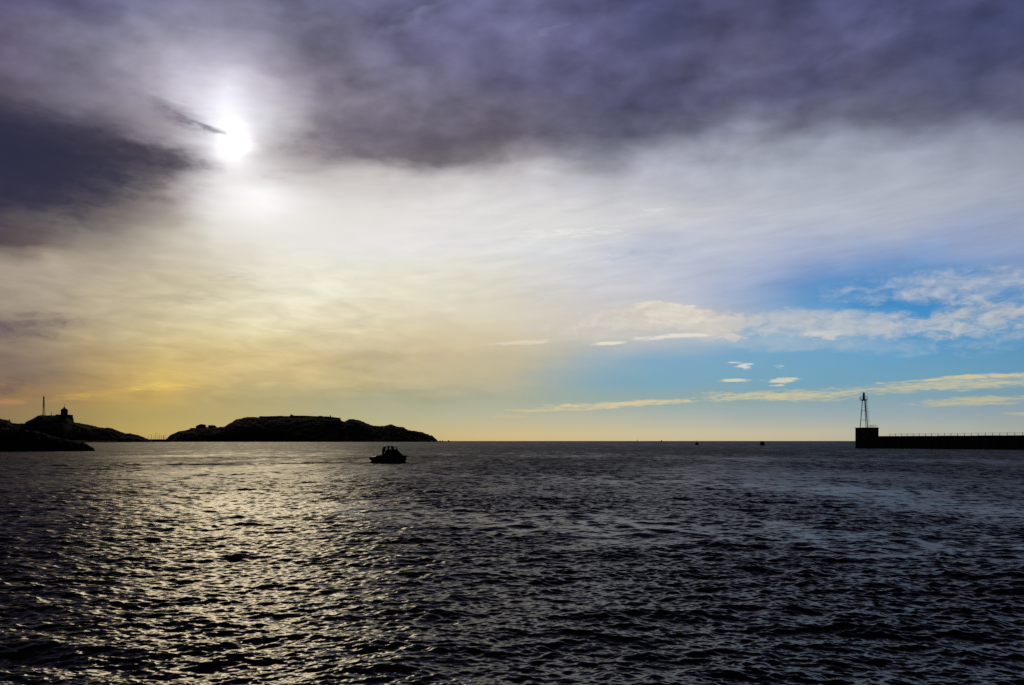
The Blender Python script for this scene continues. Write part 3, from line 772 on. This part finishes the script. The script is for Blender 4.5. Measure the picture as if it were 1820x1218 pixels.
for zr, rr_ in ((1.28,.05),(.72,.035)):
    a = MB(); a.bar((xa,ry,zr),(xb,ry,zr),rr_,n=6); a.build('rail', M['steel'], rl)
# railing on the block
br = thing('guard_railing', local((0,0,zblk)), 'short railing on top of the pier end block beside the light tower', 'railing', rzp)
cor = [(-L_/2+2.4,W_/2-.5),(L_/2-.5,W_/2-.5),(L_/2-.5,-W_/2+2.4)]
a = MB()
for p, q in zip(cor[:-1], cor[1:]):
    a.bar((*p,1.35),(*q,1.35),.045,n=6); a.bar((*p,.75),(*q,.75),.035,n=6)
a.build('rail', M['steel'], br)
for p, q in zip(cor[:-1], cor[1:]):
    for k in range(5):
        f = k/4 if q is cor[-1] else k/5
        x_, y_ = p[0]+(q[0]-p[0])*f, p[1]+(q[1]-p[1])*f
        a = MB(); a.bar((x_,y_,-.02),(x_,y_,1.37),.055,n=6); a.build('post', M['darksteel'], br)
# light tower  (crop scale: 10.15 zoom px per photo px)
def zt_(Y): return PZ(690+Y/10.15, DB)
def xt_(X): return PX(1500+X/10.15, DB)
ex = Vector((.928, -.371, 0))              # sideways direction as seen from the harbour
tcx = xt_(362); tc_ = Vector((tcx, DB-.2, zblk))
lt = thing('light_tower', tc_, 'tripod harbour light tower with a red lantern standing on the pier end', 'light tower', atan2(ex.y, ex.x))
def xl_(X): return (xt_(X)-tcx)/1.077
base = [(xl_(289), .35), (xl_(396), 2.05), (xl_(424), -2.2)]
ztop = zt_(222)-zblk
top = [(xl_(332), .1), (xl_(373), .62), (xl_(381), -.66)]
for (b_, t_), r_ in zip(zip(base, top), (.21, .19, .22)):
    a = MB(); a.bar((*b_, 0), (*t_, ztop), r_, r_*1.05, n=10); a.box(b_[0]-.3,b_[0]+.3,b_[1]-.3,b_[1]+.3,0,.12); a.build('leg', M['darksteel'], lt)
def legpt(i, z):
    f = z/ztop; return (base[i][0]+(top[i][0]-base[i][0])*f, base[i][1]+(top[i][1]-base[i][1])*f, z)
for zz in (zt_(575)-zblk, zt_(407)-zblk):
    for i in range(3):
        a = MB(); a.bar(legpt(i, zz), legpt((i+1)%3, zz), .085, n=6); a.build('brace', M['darksteel'], lt)
# ladder up the right hand legs, with safety hoops
a = MB(); l0 = Vector(legpt(2, 0))+Vector((.55,.2,0)); l1 = Vector(legpt(2, ztop))+Vector((.55,.1,0)); e = Vector((.1,.4,0))
a.bar(l0-e/2, l1-e/2, .035, n=5); a.bar(l0+e/2, l1+e/2, .035, n=5)
for k in range(36):
    c_ = l0+(l1-l0)*(k+.5)/36; a.bar(c_-e/2, c_+e/2, .022, n=4)
ld = a.build('ladder', M['darksteel'], lt)
a = MB()
for k in range(9):
    c_ = l0+(l1-l0)*(.22+.75*k/8); pts = [c_+Vector((.05+.7*sin(q), -.38*cos(q), 0)) for q in np.linspace(0, pi, 9)]
    a.path(pts, .032, n=4)
for q in (.5, pi/2, pi-.5):
    o_ = Vector((.05+.7*sin(q), -.38*cos(q), 0)); a.bar(l0+(l1-l0)*.22+o_, l0+(l1-l0)*.97+o_, .025, n=4)
a.build('safety_cage', M['steel'], ld)
# platform, guard rail, lantern
pc = xl_(356); pr = (xl_(425)-xl_(285))/2; pz0 = zt_(218)-zblk; pz1 = zt_(206)-zblk
a = MB(); a.lathe([(pr*.45, pz0-.35), (pr*.95, pz0), (pr, pz0+.05), (pr, pz1)], 12, (pc, 0)); a.build('platform', M['darksteel'], lt)
zr = zt_(156)-zblk
a = MB(); n = 12
ringp = lambda z, r: [(pc+r*cos(2*pi*i/n), r*sin(2*pi*i/n), z) for i in range(n+1)]
a.path(ringp(zr, pr*.98), .06, 6)
gr = a.build('guard_rail', M['darksteel'], lt)
a = MB(); a.path(ringp((zr+pz1)/2, pr*.98), .045, 6); a.build('middle_rail', M['darksteel'], gr)
for i in range(n):
    p = ringp(zr, pr*.98)[i]; a = MB(); a.bar((p[0],p[1],pz1-.05),(p[0],p[1],zr),.055,n=6); a.build('post', M['darksteel'], gr)
a = MB(); a.path([(pc-pr*.98,0,zr),(pc-pr*1.18,0,zt_(180)-zblk),(pc-pr*1.2,0,zt_(193)-zblk),(pc-pr,0,pz1)], .05, 6); a.build('bracket', M['darksteel'], lt)
lr = (xl_(378)-xl_(335))/2
a = MB(); a.lathe([(lr*1.04,pz1),(lr*1.04,pz1+.3),(lr,pz1+.35),(lr,zt_(128)-zblk),(lr*1.06,zt_(127)-zblk),(lr*1.06,zt_(123)-zblk)],20,(pc,0)); la = a.build('lantern_house', M['red'], lt)
a = MB(); a.lathe([(lr*.9,zt_(123)-zblk+.003),(lr*.92,zt_(110)-zblk),(lr*.9,zt_(98)-zblk)],20,(pc,0)); a.build('lens', M['glassred'], la, True)
a = MB(); a.lathe([(lr*1.02,zt_(98)-zblk+.003),(lr*1.05,zt_(96)-zblk),(lr*.55,zt_(84)-zblk),(lr*.3,zt_(78)-zblk),(lr*.28,zt_(72)-zblk),(.05,zt_(69)-zblk)],20,(pc,0)); a.build('cap', M['red'], la)
a = MB(); a.bar((xl_(415),-.3,pz1-.1),(xl_(416),-.3,zt_(46)-zblk),.045,.03,n=6); a.bar((xl_(412),-.3,zt_(60)-zblk),(xl_(420),-.3,zt_(60)-zblk),.04,n=5); a.build('aerial', M['steel'], lt)

# ------------------------------------------------------------------ the motorboat
DBT = 162.0; q = .00508
def bxz(X, Y): return ((X-900)*q, (880-Y)*q)
boat = thing('motorboat', (PX(645+900/20.22, DBT), DBT, -.02), 'dark motorboat with a hardtop wheelhouse under way with a wake behind it', 'motorboat', R(8))
a = MB(); rings = []
NS = 18
for i in range(NS+1):
    s = i/NS; x = -3.0+6.42*s
    b = 1.22*(1-max(0,(s-.45)/.55)**2.3); b = max(b*(.9+.1*min(1,s/.3)), .03)
    zs = 1.12+.14*min(1,s/.2)+.08*sin(s*pi) + .04*s*s
    xr = x-(.30*max(0,(s-.7)/.3)**1.6)       # lower part of the stem runs aft
    kz = -.4+.32*max(0,(s-.7)/.3)**2
    rings.append([(x,-b,zs),(x,-b*1.02,zs-.16),(x-(x-xr)*.35,-b*.97,.62),(xr,-b*.84,.12),(xr,-b*.35,kz+.15),(xr,0,kz),
                  (xr,b*.35,kz+.15),(xr,b*.84,.12),(x-(x-xr)*.35,b*.97,.62),(x,b*1.02,zs-.16),(x,b,zs)])
a.loft(rings); a.f.append(tuple(range(11))); hull = a.build('hull', M['gel'], boat, True)
sm = hull.modifiers.new('es', 'EDGE_SPLIT'); sm.split_angle = R(40)
a = MB()   # rubbing strake
for sgn in (0, 10):
    pts = [r[sgn] for r in rings]; a.path([(p[0],p[1]*1.015,p[2]-.07) for p in pts], .035, 6)
a.build('rubbing_strake', M['black'], boat)
a = MB(); dk = []
for i in range(NS+1):
    s = i/NS; r_ = rings[i]; cam_ = .05+.16*max(0, (s-.5)/.5)*(1-s)
    dk.append([(r_[0][0], r_[0][1]*.99, r_[0][2]-.01), (r_[0][0], r_[0][1]*.5, r_[0][2]+cam_), (r_[0][0], 0, r_[0][2]+cam_*1.3), (r_[0][0], -r_[0][1]*.5, r_[0][2]+cam_), (r_[0][0], -r_[0][1]*.99, r_[0][2]-.01)])
a.loft([d for i, d in enumerate(dk)]); a.build('deck', M['gelw'], boat, True)
# raised cockpit coaming
a = MB()
for sg in (-1, 1):
    a.prism([bxz(490,640),bxz(500,612),bxz(690,600),bxz(760,598),bxz(760,645)], sg*1.0-.05, sg*1.0+.05)
a.box(bxz(488,0)[0]-.04, bxz(488,0)[0]+.04, -.95, .95, 1.15, 1.36); a.build('coaming', M['gelw'], boat)
# wheelhouse: lower sides, pillars, roof
cb = MB()
for sg in (-1, 1):
    y0_, y1_ = (sg*.92-.03, sg*.92+.03)
    cb.prism([bxz(*p_) for p_ in ((690,650),(690,450),(716,338),(765,268),(814,258),(812,300),(800,480),(768,480),(768,545),(802,545),(806,430),(838,430),(876,400),(1016,404),(1110,394),(1228,394),(1420,590),(1440,650))], y0_, y1_)
cb.prism([bxz(1225,402),bxz(1420,590),bxz(1440,640),bxz(1400,640),bxz(1210,420)], -.89, .89)
house = cb.build('wheelhouse', M['canvas'], boat)
for sg in (-1, 1):
    for pts in ([(884,401),(888,262),(942,262),(942,402)], [(1012,403),(1016,262),(1108,275),(1110,393)], [(1205,393),(1190,284),(1218,296),(1242,404)]):
        a = MB(); a.prism([bxz(*p_) for p_ in pts], sg*.92-.028, sg*.92+.028); a.build('pillar', M['black'], house)
a = MB()
prof = [bxz(735,305),bxz(765,268),bxz(850,240),bxz(950,252),bxz(1080,272),bxz(1196,284),bxz(1216,296)]
rt = []
for (x_, z_) in prof: rt.append([(x_,-1.0,z_-.07),(x_,-.9,z_-.02),(x_,-.5,z_),(x_,0,z_+.01),(x_,.5,z_),(x_,.9,z_-.02),(x_,1.0,z_-.07),(x_,.9,z_-.10),(x_,0,z_-.08),(x_,-.9,z_-.10)])
a.loft(rt, True); nn_ = 10; a.f += [tuple(range(nn_)), tuple(range(nn_*(len(rt)-1), nn_*len(rt)))]
a.build('hardtop', M['gelw'], boat, True)
for (xa_, xb_, za_, zb_) in ((812,886,428,268),(942,1014,403,268),(1110,1200,393,284)):
    for sg in (-1, 1):
        a = MB(); (x0_, z0_), (x1_, z1_) = bxz(xa_, za_), bxz(xb_, zb_); a.box(x0_, x1_, sg*.92-.006, sg*.92+.006, z0_, z1_)
        a.build('window', M['glass'], house)
a = MB(); p0, p1 = bxz(1222,400), bxz(1192,300); a.add([(p0[0],-.86,p0[1]),(p0[0],.86,p0[1]),(p1[0],.84,p1[1]),(p1[0],-.84,p1[1]),
   (p0[0]+.015,-.86,p0[1]),(p0[0]+.015,.86,p0[1]),(p1[0]+.015,.84,p1[1]),(p1[0]+.015,-.84,p1[1])],[(0,1,2,3),(7,6,5,4),(0,4,5,1),(1,5,6,2),(2,6,7,3),(3,7,4,0)]); a.build('windscreen', M['glass'], house)
# bow rail and pulpit
a = MB()
for sg in (-1, 1):
    pts = [(bxz(1400,0)[0],sg*.78,1.34),(bxz(1430,0)[0],sg*.72,1.55),(bxz(1520,0)[0],sg*.45,1.50),(bxz(1600,0)[0],sg*.16,1.42),(bxz(1640,0)[0],0,1.26)]
    a.path(pts, .028, 6)
    for k in (1,2): a.bar(pts[k], (pts[k][0],pts[k][1]*.98,1.22), .022, n=6)
a.build('bow_rail', M['alu'], boat)
a = MB(); a.box(bxz(1530,0)[0], bxz(1645,0)[0], -.18, .18, 1.14, 1.30); a.build('bow_platform', M['gelw'], boat, bevel=.02)
# outboard at the stern, swim platform, flagstaff and aerial
a = MB(); cx0, cz0 = bxz(370, 745)
eng = []
for (z_, rx, ry_) in ((.18,.16,.12),(.45,.24,.17),(.62,.50,.30),(.85,.58,.34),(1.05,.52,.32),(1.16,.32,.22),(1.19,.08,.06)):
    eng.append([(cx0-.1+rx*cos(2*pi*i/16), ry_*sin(2*pi*i/16), z_) for i in range(16)])
a.loft(eng, True); a.f += [tuple(range(15,-1,-1)), tuple(range(96,112))]
om = a.build('outboard_motor', M['black'], boat, True)
a = MB(); a.prism([(cx0-.2,-.6),(cx0+.05,-.6),(cx0+.12,.2),(cx0-.22,.2)], -.06, .06); a.build('outboard_leg', M['black'], om)
a = MB(); a.box(-3.45, -3.003, -1.0, 1.0, .22, .32); a.build('swim_platform', M['gelw'], boat, bevel=.02)
a = MB(); a.bar((bxz(398,0)[0],-.7,1.1),(bxz(392,0)[0],-.7,2.0),.018,n=6); a.build('flagstaff', M['alu'], boat)
a = MB(); a.bar((bxz(1050,0)[0],.5,3.0),(bxz(1042,0)[0],.5,4.15),.016,.008,n=6); a.bar((bxz(1050,0)[0],.5,3.0),(bxz(1050,0)[0],.5,3.2),.04,n=8); a.build('aerial', M['alu'], boat)
# helm seat and console inside
a = MB(); a.box(-.55,-.05,-.75,-.25,1.25,1.75); a.box(-.62,-.5,-.75,-.25,1.75,2.2); a.build('helm_seat', M['canvas'], boat, bevel=.04)
a = MB(); a.prism([(.75,1.25),(.75,1.95),(1.0,2.15),(1.5,2.15),(1.5,1.25)], -.85, .85); a.build('console', M['gelw'], boat)

# the person at the helm
def skin_mesh(name, nodes, edges, m, parent=None, sub=2, root=0):
    me = bpy.data.meshes.new(name); me.from_pydata([n_[:3] for n_ in nodes], edges, []); me.update()
    o = bpy.data.objects.new(name, me); C.objects.link(o)
    sk = o.modifiers.new('skin', 'SKIN'); sk.use_smooth_shade = True
    if not me.skin_vertices: me.skin_vertices.new()
    for sv, n_ in zip(me.skin_vertices[0].data, nodes):
        rx = n_[3]; ry = n_[4] if len(n_) > 4 else rx
        sv.radius = (rx, ry); sv.use_root = False
    me.skin_vertices[0].data[root].use_root = True
    ss = o.modifiers.new('sub', 'SUBSURF'); ss.levels = sub; ss.render_levels = sub
    me.materials.append(m)
    if parent: o.parent = parent
    return o
def person():
    # faces +x (the bow); local origin at the feet
    N = [(0,0,.96,.15,.12)]; E = []
    def ad(prev, *n_): N.append(n_); E.append((prev, len(N)-1)); return len(N)-1
    sp1 = ad(0, .01,0,1.12,.14,.11); sp2 = ad(sp1, .02,0,1.30,.17,.12); sp3 = ad(sp2, .02,0,1.42,.12,.10)
    nk = ad(sp3, .03,0,1.50,.055); h1 = ad(nk, .045,0,1.58,.075,.07); h2 = ad(h1, .05,0,1.66,.095,.082); h3 = ad(h2, .04,0,1.73,.07,.066)
    nose = ad(h2, .145,0,1.635,.014)
    for sg in (-1, 1):
        hp = ad(0, 0,sg*.10,.90,.095); kn = ad(hp, .03,sg*.12,.50,.062); an = ad(kn, -.01,sg*.13,.09,.042); ad(an, .15,sg*.15,.035,.036)
        sh = ad(sp3, .02,sg*.19,1.40,.062); elb = ad(sh, .10,sg*.25,1.14,.045); wr = ad(elb, .36,sg*.17,1.10,.028)
        pm = ad(wr, .43,sg*.155,1.115,.034,.02)
        for k in range(4):
            f1 = ad(pm, .485,sg*(.125+.02*k),1.125-.004*k,.009); f2 = ad(f1, .505,sg*(.125+.02*k),1.10,.0085); ad(f2, .485,sg*(.125+.02*k),1.08,.008)
        t1 = ad(pm, .445,sg*.115,1.125,.010); ad(t1, .475,sg*.105,1.115,.009)
    o = skin_mesh('person', N, E, M['cloth'])
    hd_ = skin_mesh('hair', [(.0,0,1.76,.05),(-.03,0,1.70,.088,.08),(-.035,0,1.62,.07,.06)], [(0,1),(1,2)], M['hair'], o)
    return o
pr_ = person()
tag(pr_, 'person in dark clothes standing at the helm inside the motorboat wheelhouse', 'person')
off = Matrix.Rotation(R(8), 3, 'Z') @ Vector(((905-900)*q, -.1, 1.20))
pr_.location = Vector(boat.location)+off; pr_.rotation_euler = (0,0,R(8))
# steering wheel in front of the person
a = MB(); a.path([(.60, -.1+.19*cos(k*pi/8), 2.28+.19*sin(k*pi/8)) for k in range(17)], .018, 6)
a.bar((.60,-.1,2.28),(.80,-.1,2.05),.025); 
for k in range(3): a.bar((.60,-.1,2.28),(.60,-.1+.19*cos(k*2.1),2.28+.19*sin(k*2.1)),.012)
a.build('steering_wheel', M['black'], boat)

# ------------------------------------------------------------------ render settings
S.view_settings.view_transform = 'Standard'; S.view_settings.look = 'None'
S.view_settings.exposure = 0; S.view_settings.gamma = 1
S.cycles.use_denoising = False
S.cycles.max_bounces = 4
S.cycles.sample_clamp_indirect = 10
